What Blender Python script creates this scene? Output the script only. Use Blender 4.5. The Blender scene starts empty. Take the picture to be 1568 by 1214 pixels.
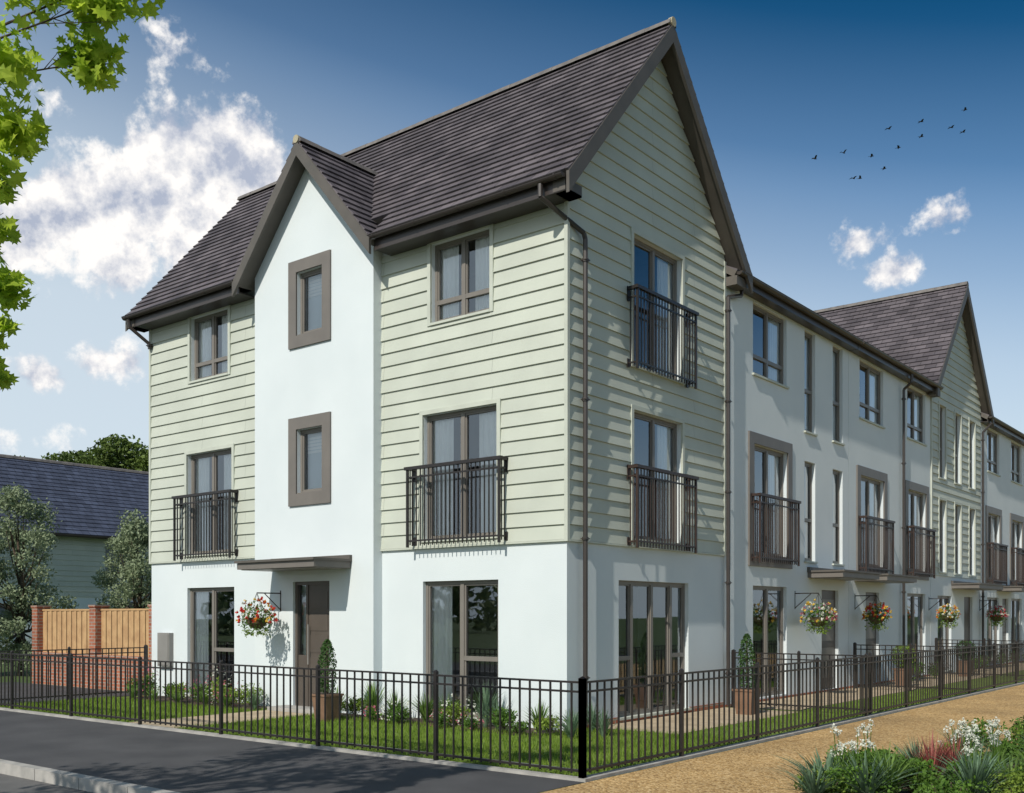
import bpy, math, random, bmesh
from mathutils import Vector
random.seed(7)
sc=bpy.context.scene
R=random.random
def U(a,b): return a+(b-a)*random.random()
V=Vector
# ---------------------------------------------------------------- materials
MATS={}
def base(name):
    m=bpy.data.materials.new(name); m.use_nodes=True
    nt=m.node_tree; b=nt.nodes['Principled BSDF']
    return m,nt,b
def N(nt,t,**k):
    n=nt.nodes.new(t)
    for a,v in k.items(): setattr(n,a,v)
    return n
def mat(name,c1,c2=None,rough=.7,ns=3,bump=0,bs=40,metal=0,spec=.4,detail=6,lo=.35,hi=.65):
    m,nt,b=base(name); L=nt.links
    c2=c2 or tuple(x*.88 for x in c1)
    tc=N(nt,'ShaderNodeTexCoord')
    nz=N(nt,'ShaderNodeTexNoise'); nz.inputs['Scale'].default_value=ns; nz.inputs['Detail'].default_value=detail
    L.new(tc.outputs['Object'],nz.inputs['Vector'])
    cr=N(nt,'ShaderNodeValToRGB'); cr.color_ramp.elements[0].position=lo; cr.color_ramp.elements[1].position=hi
    cr.color_ramp.elements[0].color=(*c2,1); cr.color_ramp.elements[1].color=(*c1,1)
    L.new(nz.outputs['Fac'],cr.inputs['Fac']); L.new(cr.outputs['Color'],b.inputs['Base Color'])
    b.inputs['Roughness'].default_value=rough; b.inputs['Metallic'].default_value=metal
    b.inputs['Specular IOR Level'].default_value=spec
    if bump:
        n2=N(nt,'ShaderNodeTexNoise'); n2.inputs['Scale'].default_value=bs; n2.inputs['Detail'].default_value=4
        L.new(tc.outputs['Object'],n2.inputs['Vector'])
        bp=N(nt,'ShaderNodeBump'); bp.inputs['Strength'].default_value=bump; bp.inputs['Distance'].default_value=.01
        L.new(n2.outputs['Fac'],bp.inputs['Height']); L.new(bp.outputs['Normal'],b.inputs['Normal'])
    MATS[name]=m; return m
def brickmat(name,c1,c2,mortar,w,h,ms,rough=.7,bump=.4,off=.5,bias=0,ns=2.5,nf=.25,spec=.4):
    m,nt,b=base(name); L=nt.links
    uv=N(nt,'ShaderNodeUVMap'); br=N(nt,'ShaderNodeTexBrick'); br.offset=off; br.offset_frequency=2
    L.new(uv.outputs['UV'],br.inputs['Vector'])
    for k,v in (('Color1',(*c1,1)),('Color2',(*c2,1)),('Mortar',(*mortar,1)),('Scale',1),('Mortar Size',ms),('Mortar Smooth',.1),('Bias',bias),('Brick Width',w),('Row Height',h)):
        br.inputs[k].default_value=v
    tc=N(nt,'ShaderNodeTexCoord'); nz=N(nt,'ShaderNodeTexNoise'); nz.inputs['Scale'].default_value=ns; nz.inputs['Detail'].default_value=7
    L.new(tc.outputs['Object'],nz.inputs['Vector'])
    mr=N(nt,'ShaderNodeMapRange'); mr.inputs['From Min'].default_value=.3; mr.inputs['From Max'].default_value=.7
    mr.inputs['To Min'].default_value=1-nf; mr.inputs['To Max'].default_value=1+nf*.4
    L.new(nz.outputs['Fac'],mr.inputs['Value'])
    vm=N(nt,'ShaderNodeVectorMath',operation='SCALE'); L.new(br.outputs['Color'],vm.inputs[0]); L.new(mr.outputs['Result'],vm.inputs['Scale'])
    L.new(vm.outputs['Vector'],b.inputs['Base Color']); b.inputs['Roughness'].default_value=rough
    b.inputs['Specular IOR Level'].default_value=spec
    bp=N(nt,'ShaderNodeBump'); bp.invert=True; bp.inputs['Strength'].default_value=bump; bp.inputs['Distance'].default_value=.01
    L.new(br.outputs['Fac'],bp.inputs['Height']); L.new(bp.outputs['Normal'],b.inputs['Normal'])
    MATS[name]=m; return m
def leafmat(name,c1,c2,tr=.35,ns=1.5,rough=.55):
    m,nt,b=base(name); L=nt.links
    tc=N(nt,'ShaderNodeTexCoord'); nz=N(nt,'ShaderNodeTexNoise'); nz.inputs['Scale'].default_value=ns; nz.inputs['Detail'].default_value=4; nz.inputs['Roughness'].default_value=.8
    L.new(tc.outputs['Object'],nz.inputs['Vector'])
    cr=N(nt,'ShaderNodeValToRGB'); cr.color_ramp.elements[0].position=.35; cr.color_ramp.elements[1].position=.65
    cr.color_ramp.elements[0].color=(*c2,1); cr.color_ramp.elements[1].color=(*c1,1)
    L.new(nz.outputs['Fac'],cr.inputs['Fac']); L.new(cr.outputs['Color'],b.inputs['Base Color'])
    b.inputs['Roughness'].default_value=rough; b.inputs['Specular IOR Level'].default_value=.3
    t=N(nt,'ShaderNodeBsdfTranslucent'); L.new(cr.outputs['Color'],t.inputs['Color'])
    mx=N(nt,'ShaderNodeMixShader'); mx.inputs[0].default_value=tr
    out=nt.nodes['Material Output']
    L.new(b.outputs[0],mx.inputs[1]); L.new(t.outputs[0],mx.inputs[2]); L.new(mx.outputs[0],out.inputs['Surface'])
    MATS[name]=m; return m
mat('render',(.675,.725,.738),(.638,.69,.705),.85,.9,.25,70)
brickmat('clad',(.535,.562,.482),(.495,.522,.45),(.25,.265,.23),3.7,.215,.003,.6,.25,.37,ns=1.2,nf=.10)
mat('cladtrim',(.535,.562,.485),rough=.6)
brickmat('slate',(.160,.138,.148),(.092,.080,.088),(.026,.023,.025),.30,.19,.006,.62,.5,.5,ns=1.4,nf=.35,spec=.35)
brickmat('slateblue',(.085,.10,.15),(.06,.07,.105),(.025,.025,.035),.32,.3,.008,.6,.5,.5)
mat('ridge',(.19,.17,.155),(.12,.11,.105),.7,6)
mat('ridgecap',(.45,.40,.28),rough=.7)
mat('barge',(.115,.102,.089),(.095,.086,.075),.55,3)
mat('taupe',(.175,.157,.140),(.152,.137,.123),.5,3)
mat('frame',(.20,.180,.158),(.18,.163,.144),.4,3)
mat('gutter',(.050,.041,.037),rough=.35,spec=.5)
mat('iron',(.025,.020,.019),(.018,.015,.014),.4,20,spec=.5)
mat('ironbrown',(.050,.030,.024),(.035,.022,.018),.45,20)
mat('door',(.10,.083,.07),rough=.4)
mat('room',(.34,.31,.28),(.22,.20,.18),.9,1)
mat('curtain',(.93,.92,.89),(.88,.87,.84),.9,2)
mat('concrete',(.42,.40,.37),(.30,.29,.27),.85,5,.3,60)
mat('asphalt',(.085,.084,.088),(.055,.055,.059),.85,1.3,.8,160,detail=12,lo=.3,hi=.7)
mat('road',(.15,.145,.14),(.11,.108,.105),.85,3,.8,140,detail=12)
mat('paving',(.50,.40,.27),(.38,.30,.20),.85,3,.4,50)
mat('soil',(.09,.06,.04),(.05,.035,.025),.95,8,1,30)
mat('field',(.085,.12,.03),(.05,.085,.02),.95,.6,.5,10)
mat('lawn',(.16,.22,.035),(.105,.16,.025),.95,4,.6,60)
mat('timber',(.52,.33,.16),(.42,.25,.12),.75,5,.2,30)
mat('terracotta',(.24,.14,.09),(.18,.105,.065),.7,5)
mat('bark',(.10,.075,.05),(.06,.045,.03),.9,8,.8,25)
mat('meter',(.26,.25,.235),rough=.5)
mat('bird',(.03,.03,.035),rough=.8)
mat('basket',(.10,.075,.04),rough=.9)
brickmat('brick',(.42,.15,.08),(.32,.10,.055),(.35,.30,.25),.225,.075,.010,.8,.5)
m,nt,b=base('gravel'); L=nt.links
tc=N(nt,'ShaderNodeTexCoord'); vo=N(nt,'ShaderNodeTexVoronoi'); vo.inputs['Scale'].default_value=45
L.new(tc.outputs['Object'],vo.inputs['Vector'])
cr=N(nt,'ShaderNodeValToRGB'); e=cr.color_ramp.elements; e[0].color=(.24,.135,.045,1); e[1].color=(.68,.48,.24,1)
e2=e.new(.5); e2.color=(.50,.31,.115,1)
sp=N(nt,'ShaderNodeSeparateColor'); L.new(vo.outputs['Color'],sp.inputs[0]); L.new(sp.outputs[0],cr.inputs['Fac'])
nz=N(nt,'ShaderNodeTexNoise'); nz.inputs['Scale'].default_value=.8; nz.inputs['Detail'].default_value=8; L.new(tc.outputs['Object'],nz.inputs['Vector'])
mr=N(nt,'ShaderNodeMapRange'); mr.inputs['From Min'].default_value=.3; mr.inputs['From Max'].default_value=.7; mr.inputs['To Min'].default_value=.72; mr.inputs['To Max'].default_value=1.12
L.new(nz.outputs['Fac'],mr.inputs['Value'])
vm=N(nt,'ShaderNodeVectorMath',operation='SCALE'); L.new(cr.outputs['Color'],vm.inputs[0]); L.new(mr.outputs['Result'],vm.inputs['Scale'])
L.new(vm.outputs['Vector'],b.inputs['Base Color']); b.inputs['Roughness'].default_value=.9
bp=N(nt,'ShaderNodeBump'); bp.inputs['Strength'].default_value=.8; bp.inputs['Distance'].default_value=.012; L.new(vo.outputs['Distance'],bp.inputs['Height']); bp.invert=True; L.new(bp.outputs['Normal'],b.inputs['Normal'])
MATS['gravel']=m
m,nt,b=base('glass'); L=nt.links; nt.nodes.remove(b)
tr=N(nt,'ShaderNodeBsdfTransparent'); tr.inputs[0].default_value=(.97,.985,.99,1)
gl=N(nt,'ShaderNodeBsdfGlossy'); gl.inputs['Roughness'].default_value=.012; gl.inputs['Color'].default_value=(.88,.93,.98,1)
fr=N(nt,'ShaderNodeFresnel'); fr.inputs[0].default_value=1.5
ma=N(nt,'ShaderNodeMath',operation='MULTIPLY_ADD'); ma.inputs[1].default_value=1.4; ma.inputs[2].default_value=.12; ma.use_clamp=True
L.new(fr.outputs[0],ma.inputs[0]); mx=N(nt,'ShaderNodeMixShader'); L.new(ma.outputs[0],mx.inputs[0]); L.new(tr.outputs[0],mx.inputs[1]); L.new(gl.outputs[0],mx.inputs[2])
L.new(mx.outputs[0],nt.nodes['Material Output'].inputs['Surface']); MATS['glass']=m
leafmat('leaf_near',(.58,.70,.08),(.28,.44,.035),.6,2.5)
leafmat('leaf_silver',(.34,.40,.24),(.17,.22,.12),.25,1.5)
leafmat('leaf_dark',(.16,.22,.045),(.06,.10,.02),.25,.5)
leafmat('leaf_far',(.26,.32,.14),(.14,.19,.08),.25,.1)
leafmat('leaf_shrub',(.14,.26,.035),(.05,.11,.018),.3,5)
leafmat('leaf_lime',(.28,.38,.06),(.13,.21,.03),.3,5)
leafmat('leaf_topiary',(.07,.15,.035),(.03,.07,.018),.2,8)
leafmat('blade',(.22,.34,.08),(.10,.18,.035),.3,6)
leafmat('blade_blue',(.20,.30,.19),(.10,.17,.09),.3,4)
leafmat('grass',(.23,.34,.045),(.13,.21,.025),.35,3)
leafmat('red_blade',(.50,.16,.13),(.25,.07,.06),.3,6)
leafmat('fl_red',(.65,.04,.02),(.5,.03,.03),.2,5)
leafmat('fl_orange',(.75,.22,.03),(.6,.12,.02),.2,5)
leafmat('fl_yellow',(.75,.55,.08),(.65,.4,.05),.2,5)
leafmat('fl_white',(.82,.82,.74),(.7,.72,.6),.3,5)
leafmat('fl_pink',(.6,.2,.25),(.45,.1,.15),.3,5)
# ---------------------------------------------------------------- mesh builder
Z=V((0,0,1))
def empty(name):
    o=bpy.data.objects.new(name,None); sc.collection.objects.link(o); return o
class MB:
    def __init__(s,name,parent=None,smooth=False):
        s.n=name; s.p=parent; s.v=[]; s.f=[]; s.uv=[]; s.mi=[]; s.m=[]; s.sm=smooth
    def face(s,pts,mt,uv=None):
        i=len(s.v); s.v+= [tuple(p) for p in pts]; s.f.append(tuple(range(i,i+len(pts))))
        if mt not in s.m: s.m.append(mt)
        s.mi.append(s.m.index(mt))
        if uv is None:
            P=[V(p) for p in pts]; n=(P[1]-P[0]).cross(P[2]-P[0])
            if n.length>1e-12: n.normalize()
            t=Z.cross(n)
            if t.length<.05: t=V((1,0,0))
            t.normalize(); b=n.cross(t)
            if abs(t.x)>abs(t.y):
                if t.x<0: t=-t
            elif t.y<0: t=-t
            if b.z<0: b=-b
            uv=[(p.dot(t),p.dot(b)) for p in P]
        s.uv+=uv
    def hexa(s,p,mt):
        for q in ((0,1,2,3),(7,6,5,4),(0,4,5,1),(1,5,6,2),(2,6,7,3),(3,7,4,0)): s.face([p[i] for i in q],mt)
    def box(s,x0,x1,y0,y1,z0,z1,mt):
        s.hexa([V(c) for c in ((x0,y0,z0),(x1,y0,z0),(x1,y1,z0),(x0,y1,z0),(x0,y0,z1),(x1,y0,z1),(x1,y1,z1),(x0,y1,z1))],mt)
    def fb(s,F,u0,u1,z0,z1,d0,d1,mt):
        s.hexa([F(*c) for c in ((u0,z0,d0),(u1,z0,d0),(u1,z0,d1),(u0,z0,d1),(u0,z1,d0),(u1,z1,d0),(u1,z1,d1),(u0,z1,d1))],mt)
    def tube(s,p0,p1,r0,mt,r1=None,n=8,cap=True):
        p0=V(p0);p1=V(p1); r1=r0 if r1 is None else r1
        a=(p1-p0).normalized(); t=a.cross(Z)
        if t.length<.01: t=V((1,0,0))
        t.normalize(); b=a.cross(t)
        A=[p0+(t*math.cos(k*2*math.pi/n)+b*math.sin(k*2*math.pi/n))*r0 for k in range(n)]
        B=[p1+(t*math.cos(k*2*math.pi/n)+b*math.sin(k*2*math.pi/n))*r1 for k in range(n)]
        for k in range(n): s.face([A[k],A[(k+1)%n],B[(k+1)%n],B[k]],mt)
        if cap: s.face(A,mt); s.face(B,mt)
    def path(s,pts,r,mt,n=8):
        for a,b in zip(pts,pts[1:]): s.tube(a,b,r,mt,n=n)
    def lathe(s,c,prof,mt,n=14):
        c=V(c)
        for (r0,z0),(r1,z1) in zip(prof,prof[1:]):
            for k in range(n):
                a=k*2*math.pi/n;b=(k+1)*2*math.pi/n
                s.face([c+V((r0*math.cos(a),r0*math.sin(a),z0)),c+V((r0*math.cos(b),r0*math.sin(b),z0)),c+V((r1*math.cos(b),r1*math.sin(b),z1)),c+V((r1*math.cos(a),r1*math.sin(a),z1))],mt)
    def done(s):
        me=bpy.data.meshes.new(s.n); me.from_pydata(s.v,[],s.f)
        for k in s.m: me.materials.append(MATS[k])
        me.polygons.foreach_set('material_index',s.mi)
        ul=me.uv_layers.new(name='UVMap'); ul.data.foreach_set('uv',[c for q in s.uv for c in q])
        me.update()
        if s.sm:
            bm=bmesh.new(); bm.from_mesh(me); bmesh.ops.remove_doubles(bm,verts=bm.verts,dist=.0005)
            bmesh.ops.recalc_face_normals(bm,faces=bm.faces); bm.to_mesh(me); bm.free()
            me.polygons.foreach_set('use_smooth',[True]*len(me.polygons))
        o=bpy.data.objects.new(s.n,me); sc.collection.objects.link(o)
        if s.p: o.parent=s.p
        return o
def frame(o,u,n):
    o=V(o);u=V(u);n=V(n)
    return lambda a,z,d=0: o+u*a+n*d+Z*z
# ---------------------------------------------------------------- architecture helpers
def wall(mb,F,u0,u1,z0,z1,ops,mt,rev=.14):
    us=sorted({u0,u1}|{e for o in ops for e in o[:2]}); zs=sorted({z0,z1}|{e for o in ops for e in o[2:4]})
    us=[u for u in us if u0<=u<=u1]; zs=[z for z in zs if z0<=z<=z1]
    for a,b in zip(us,us[1:]):
        for c,d in zip(zs,zs[1:]):
            mu=(a+b)/2;mz=(c+d)/2
            if any(o[0]<mu<o[1] and o[2]<mz<o[3] for o in ops): continue
            mb.face([F(a,c),F(b,c),F(b,d),F(a,d)],mt)
    for o in ops:
        a,b,c,d=o[:4]; c=max(c,z0); d=min(d,z1)
        if c>=d: continue
        mb.face([F(a,c),F(a,d),F(a,d,-rev),F(a,c,-rev)],mt); mb.face([F(b,c),F(b,d),F(b,d,-rev),F(b,c,-rev)],mt)
        mb.face([F(a,c),F(b,c),F(b,c,-rev),F(a,c,-rev)],mt); mb.face([F(a,d),F(b,d),F(b,d,-rev),F(a,d,-rev)],mt)
def clad(mb,F,ulo,uhi,z0,z1,ops,h=.215,mt='clad'):
    z=z0
    while z<z1-.02:
        zt=min(z+h,z1)
        dd=lambda q: .008+.026*(zt-q)/h
        cuts=sorted({z,zt}|{e for o in ops for e in o[2:4] if z<e<zt})
        for a,b in zip(cuts,cuts[1:]):
            mid=(a+b)/2
            segs=[[ulo(a),ulo(b),uhi(a),uhi(b)]]
            for o in ops:
                if o[2]<mid<o[3]:
                    ns=[]
                    for q in segs:
                        if o[1]<=q[0] or o[0]>=q[2]: ns.append(q); continue
                        if o[0]>q[0]: ns.append([q[0],q[1],o[0],o[0]])
                        if o[1]<q[2]: ns.append([o[1],o[1],q[2],q[3]])
                    segs=ns
            for la,lb,ra,rb in segs:
                if ra-la<.01: continue
                mb.face([F(la,a,dd(a)),F(ra,a,dd(a)),F(rb,b,dd(b)),F(lb,b,dd(b))],mt,[(la,a-z0+.002),(ra,a-z0+.002),(rb,b-z0-.002),(lb,b-z0-.002)])
                if a==z: mb.face([F(la,a,dd(a)),F(ra,a,dd(a)),F(ra,a,.002),F(la,a,.002)],'cladtrim')
        z=zt
def slope(mb,P0,P1,R0,R1,e=.19,mt='slate',th=.11,under='barge'):
    P0,P1,R0,R1=map(V,(P0,P1,R0,R1)); Ln=(R0-P0).length; n=max(1,round(Ln/e))
    nn=(P1-P0).cross(R0-P0).normalized()
    if nn.z<0: nn=-nn
    W=(P1-P0).length; uo=P0.x+P0.y
    for i in range(n):
        a=i/n;b=(i+1)/n
        A0=P0.lerp(R0,a);A1=P1.lerp(R1,a);B0=P0.lerp(R0,b);B1=P1.lerp(R1,b)
        lo=nn*.034; hi=nn*.006
        mb.face([A0+lo,A1+lo,B1+hi,B0+hi],mt,[(uo,i*.19+.004),(uo+W,i*.19+.004),(uo+W,i*.19+.186),(uo,i*.19+.186)])
        mb.face([A0+lo,A1+lo,A1,A0],mt,[(uo,i*.19+.01),(uo+W,i*.19+.01),(uo+W,i*.19+.03),(uo,i*.19+.03)])
        for s0,s1 in ((A0,B0),(A1,B1)): mb.face([s0,s0+lo,s1+hi,s1],mt)
    d=nn*-th
    mb.face([P0+d,P1+d,R1+d,R0+d],under); mb.face([P0,P1,P1+d,P0+d],under)
    mb.face([P0,R0,R0+d,P0+d],under); mb.face([P1,R1,R1+d,P1+d],under)
def verge(mb,F,eu,ez,ru,rz,d0,d1,dep=.24,mt='barge'):
    s=V((ru-eu,rz-ez)).normalized(); k=dep/abs(s.x)
    mb.hexa([F(eu,ez-.005,d0),F(eu,ez-k,d0),F(ru,rz-k,d0),F(ru,rz-.005,d0),F(eu,ez-.005,d1),F(eu,ez-k,d1),F(ru,rz-k,d1),F(ru,rz-.005,d1)],mt)
def ridge(mb,A,B,r=.11):
    A=V(A);B=V(B);L_=(B-A).length;n=max(1,int(L_/.45));a=(B-A).normalized();s=a.cross(Z).normalized()
    for i in range(n):
        p=A+(B-A)*(i/n); q=A+(B-A)*((i+1)/n)
        rr=r*(1.0 if i%2 else 1.06)
        pr=[(-1,-.55),(-.75,.1),(-.3,.42),(.3,.42),(.75,.1),(1,-.55)]
        for (x0,z0),(x1,z1) in zip(pr,pr[1:]):
            mb.face([p+s*x0*rr+Z*(z0*rr+.03),p+s*x1*rr+Z*(z1*rr+.03),q+s*x1*rr+Z*(z1*rr+.03),q+s*x0*rr+Z*(z0*rr+.03)],'ridge')
        mb.face([p+s*x*rr+Z*(z*rr+.03) for x,z in pr],'ridge'); mb.face([q+s*x*rr+Z*(z*rr+.03) for x,z in pr],'ridge')
def window(H,F,u0,u1,z0,z1,vm=(.5,),hm=(),trim=None,curt='lr',rec=.07,fm='frame',tw=.07,sill=True):
    w,g,c=H['windows'],H['glass'],H['curtains']
    f=.05; a=-rec-.06;b=-rec
    w.fb(F,u0,u0+f,z0,z1,a,b,fm); w.fb(F,u1-f,u1,z0,z1,a,b,fm)
    w.fb(F,u0+f,u1-f,z1-f,z1,a,b,fm); w.fb(F,u0+f,u1-f,z0,z0+f,a,b,fm)
    W=u1-u0; xs=[u0+f]+[u0+W*q for q in vm]+[u1-f]
    for q in vm: w.fb(F,u0+W*q-.035,u0+W*q+.035,z0+f,z1-f,a+.004,b+.006,fm)
    for i,q in hm:
        l=xs[i]+(.035 if i else 0); r=xs[i+1]-(.035 if i+1<len(xs)-1 else 0)
        zz=z0+(z1-z0)*q; w.fb(F,l,r,zz-.035,zz+.035,a+.002,b+.003,fm)
    for i in range(len(xs)-1):
        l=xs[i]+(.035 if i else 0); r=xs[i+1]-(.035 if i+1<len(xs)-1 else 0)
        w.fb(F,l,l+.028,z0+f,z1-f,a+.01,b-.012,fm); w.fb(F,r-.028,r,z0+f,z1-f,a+.01,b-.012,fm)
        w.fb(F,l+.028,r-.028,z1-f-.028,z1-f,a+.01,b-.012,fm); w.fb(F,l+.028,r-.028,z0+f,z0+f+.028,a+.01,b-.012,fm)
    gd=-rec-.035
    for i in range(len(xs)-1):
        l=xs[i]+(.06 if i else .025); r=xs[i+1]-(.06 if i+1<len(xs)-1 else .025); k1=U(-.004,.004);k2=U(-.004,.004)
        g.face([F(l,z0+f,gd+k1),F(r,z0+f,gd-k1),F(r,z1-f,gd-k1+k2),F(l,z1-f,gd+k1+k2)],'glass')
    cw=min(.50,W*.36)
    def cur(l,r):
        n=22; pts=[(l+(r-l)*k/n, -.155-.010*math.sin(k*1.5+l)) for k in range(n+1)]
        for p,q in zip(pts,pts[1:]): c.face([F(p[0],z0+.06,p[1]),F(q[0],z0+.06,q[1]),F(q[0],z1-.02,q[1]),F(p[0],z1-.02,p[1])],'curtain')
    if 'l' in curt: cur(u0+.0,u0+cw)
    if 'r' in curt: cur(u1-cw,u1-.0)
    if 'b' in curt:
        for k in range(6):
            zz=z1-.06-k*.06; c.fb(F,u0+.03,u1-.03,zz-.045,zz,-.2,-.195,'curtain')
    t=H['trims']
    if trim=='clad':
        t.fb(F,u0-tw,u0-.002,z0-.03,z1+tw,-.02,.045,'cladtrim'); t.fb(F,u1+.002,u1+tw,z0-.03,z1+tw,-.02,.045,'cladtrim')
        t.fb(F,u0-.002,u1+.002,z1+.002,z1+tw,-.02,.045,'cladtrim')
        if sill: t.fb(F,u0-.002,u1+.002,z0-.03,z0+.008,-.13,.055,'cladtrim')
    elif trim=='band':
        bw=.21
        t.fb(F,u0-bw,u0-.002,z0-bw,z1+bw,.002,.035,'taupe'); t.fb(F,u1+.002,u1+bw,z0-bw,z1+bw,.002,.035,'taupe')
        t.fb(F,u0-.002,u1+.002,z1+.002,z1+bw,.002,.035,'taupe'); t.fb(F,u0-.002,u1+.002,z0-bw,z0-.002,.002,.035,'taupe')
        t.fb(F,u0,u1,z0+.001,z0+.02,-.13,.0,'taupe')
    elif sill: t.fb(F,u0-.04,u1+.04,z0-.03,z0+.006,-.13,.045,'cladtrim')
def juliet(mb,F,u0,u1,z0,z1,pr=.2,mt='iron'):
    mb.fb(F,u0-.05,u1+.05,z1-.03,z1+.02,pr-.03,pr+.035,mt)
    for u in (u0,u1):
        mb.fb(F,u-.03,u+.03,z1-.03,z1+.02,.03,pr-.03,mt)
        mb.fb(F,u-.012,u+.012,z1-.16,z1-.135,.03,pr-.013,mt); mb.fb(F,u-.012,u+.012,z0+.07,z0+.095,.03,pr-.013,mt)
        for k in (0.075,.14): mb.fb(F,u-.007,u+.007,z0+.02,z1-.03,k-.007,k+.007,mt)
        mb.fb(F,u-.018,u+.018,z0-.02,z1-.03,pr-.018,pr+.018,mt)
        mb.fb(F,u-.03,u+.03,z1-.2,z1+.03,.03,.045,mt); mb.fb(F,u-.03,u+.03,z0+.02,z0+.15,.03,.045,mt)
    a,b=u0+.018,u1-.018
    mb.fb(F,a,b,z1-.16,z1-.135,pr-.012,pr+.012,mt); mb.fb(F,a,b,z0+.07,z0+.095,pr-.012,pr+.012,mt)
    n=int((b-a)/.088)
    for k in range(1,n):
        u=a+(b-a)*k/n
        mb.fb(F,u-.0075,u+.0075,z0+.0,z1-.03,pr-.0075,pr+.0075,mt)
def canopy(mb,F,u0,u1,z,pr=.8):
    mb.fb(F,u0,u1,z,z+.11,.002,pr,'taupe'); mb.fb(F,u0-.03,u1+.03,z+.11,z+.15,.002,pr+.04,'barge')
    mb.fb(F,u0+.05,u1-.05,z-.012,z-.001,.05,pr-.05,'frame')
    mb.fb(F,u0-.03,u1+.03,z+.15,z+.22,.002,.06,'barge')
def gutter(mb,A,B,r=.062):
    A=V(A);B=V(B);a=(B-A).normalized();s=a.cross(Z)
    pr=[(math.cos(t),math.sin(t)) for t in [math.pi+math.pi*k/8 for k in range(9)]]
    for (x0,z0),(x1,z1) in zip(pr,pr[1:]): mb.face([A+s*x0*r+Z*z0*r,A+s*x1*r+Z*z1*r,B+s*x1*r+Z*z1*r,B+s*x0*r+Z*z0*r],'gutter')
    for P in (A,B): mb.face([P+s*x*r+Z*z*r for x,z in pr],'gutter')
    for sg in (-1,1): mb.tube(A+s*sg*r,B+s*sg*r,.009,'gutter',n=5)
    L_=(B-A).length
    for i in range(int(L_/.9)+1):
        p=A+a*min(L_-.05,.1+i*.9)
        for (x0,z0),(x1,z1) in zip(pr,pr[1:]):
            q=p+a*.03; mb.face([p+s*x0*r*1.12+Z*z0*r*1.12,p+s*x1*r*1.12+Z*z1*r*1.12,q+s*x1*r*1.12+Z*z1*r*1.12,q+s*x0*r*1.12+Z*z0*r*1.12],'gutter')
def downpipe(mb,pts,r=.036):
    mb.path(pts,r,'gutter',8)
    a=V(pts[-2]);b=V(pts[-1])
    n=int(abs(a.z-b.z)/1.8)
    for i in range(n+1):
        p=a.lerp(b,(i+.15)/(n+.5)); mb.tube(p-Z*.025,p+Z*.025,r*1.35,'gutter'); mb.box(p.x-.05,p.x+.05,p.y-.05,p.y+.05,p.z-.008,p.z+.008,'gutter')
def house(name):
    E=empty(name)
    return E,{k:MB(k,E) for k in ('walls','cladding','windows','glass','curtains','trims','roof','balconies','gutters','interior','canopies')}
def finish(H):
    for k in H.values():
        if k.f: k.done()
# ---------------------------------------------------------------- corner town house
FF=frame((0,0,0),(1,0,0),(0,-1,0)); FS=frame((0,0,0),(0,1,0),(1,0,0)); FB=frame((0,-.2,0),(1,0,0),(0,-1,0))
XL=-10.57; D=4.83; EZ=7.80; EY=-.42; RY=2.44; RZ=11.10; K=(RZ-EZ)/(RY-EY)
E,H=house('corner_townhouse')
fo=[(-2.63,-1.41,6.28,7.55),(-2.80,-1.27,2.85,4.85),(-2.83,-1.27,.08,2.2),(-9.16,-7.92,6.28,7.55),(-9.27,-7.80,2.85,4.85),(-9.30,-7.77,.08,2.2)]
wall(H['walls'],FF,XL,0,0,7.72,fo,'render')
so=[(1.74,3.27,5.56,7.62),(1.74,3.27,2.85,4.87),(1.36,3.54,.08,2.2)]
wall(H['walls'],FS,0,D,0,8.1,so,'render')
H['walls'].face([FS(0,8.1),FS(D,8.1),FS(RY,10.9)],'render')
H['walls'].face([V((XL,0,0)),V((XL,D,0)),V((XL,D,8.1)),V((XL,RY,10.9)),V((XL,0,8.1))],'render')
H['walls'].face([V((XL,D,0)),V((0,D,0)),V((0,D,8)),V((XL,D,8))],'render')
C0=2.75
for a,b in ((XL,-6.88),(-3.76,0)): clad(H['cladding'],FF,lambda z,a=a:a,lambda z,b=b:b,C0,7.6,[o for o in fo if o[0]>a-.1 and o[1]<b+.1])
zt=lambda z: max(0,(z-8.12)/K)
clad(H['cladding'],FS,lambda z:zt(z),lambda z:D-zt(z),C0,10.85,so)
t=H['trims']
t.box(-.02,.040,-.040,.02,C0-.03,8.0,'cladtrim'); t.box(XL-.04,XL+.02,-.04,.02,C0-.03,7.6,'cladtrim'); t.box(-.02,.04,D-.04,D+.02,C0-.03,8.0,'cladtrim')
for a,b in ((XL+.02,-6.88),(-3.76,-.02)): t.fb(FF,a,b,C0-.03,C0-.002,.002,.042,'cladtrim')
t.fb(FS,.02,D-.04,C0-.03,C0-.002,.002,.042,'cladtrim')
top2=((0,.27),(1,.27))
for x0,x1,z0,z1 in fo:
    if z0>6: window(H,FF,x0,x1,z0,z1,(.5,),top2,'clad')
    elif z0>2: window(H,FF,x0,x1,z0,z1,(.5,),(),'clad')
    else: window(H,FF,x0,x1,z0,z1,(.5,),((1,.43),),None,'l')
for x0,x1,z0,z1 in so:
    if z0>2: window(H,FS,x0,x1,z0,z1,(.5,),(),'clad','r')
    else: window(H,FS,x0,x1,z0,z1,(.22,.5,.78),((0,.43),(3,.43)),None,'')
for u in ((-2.98,-1.09),(-9.44,-7.64)): juliet(H['balconies'],FF,u[0],u[1],2.76,4.0)
juliet(H['balconies'],FS,1.58,3.43,2.72,3.96,mt='ironbrown'); juliet(H['balconies'],FS,1.58,3.43,5.48,6.72)
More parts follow.
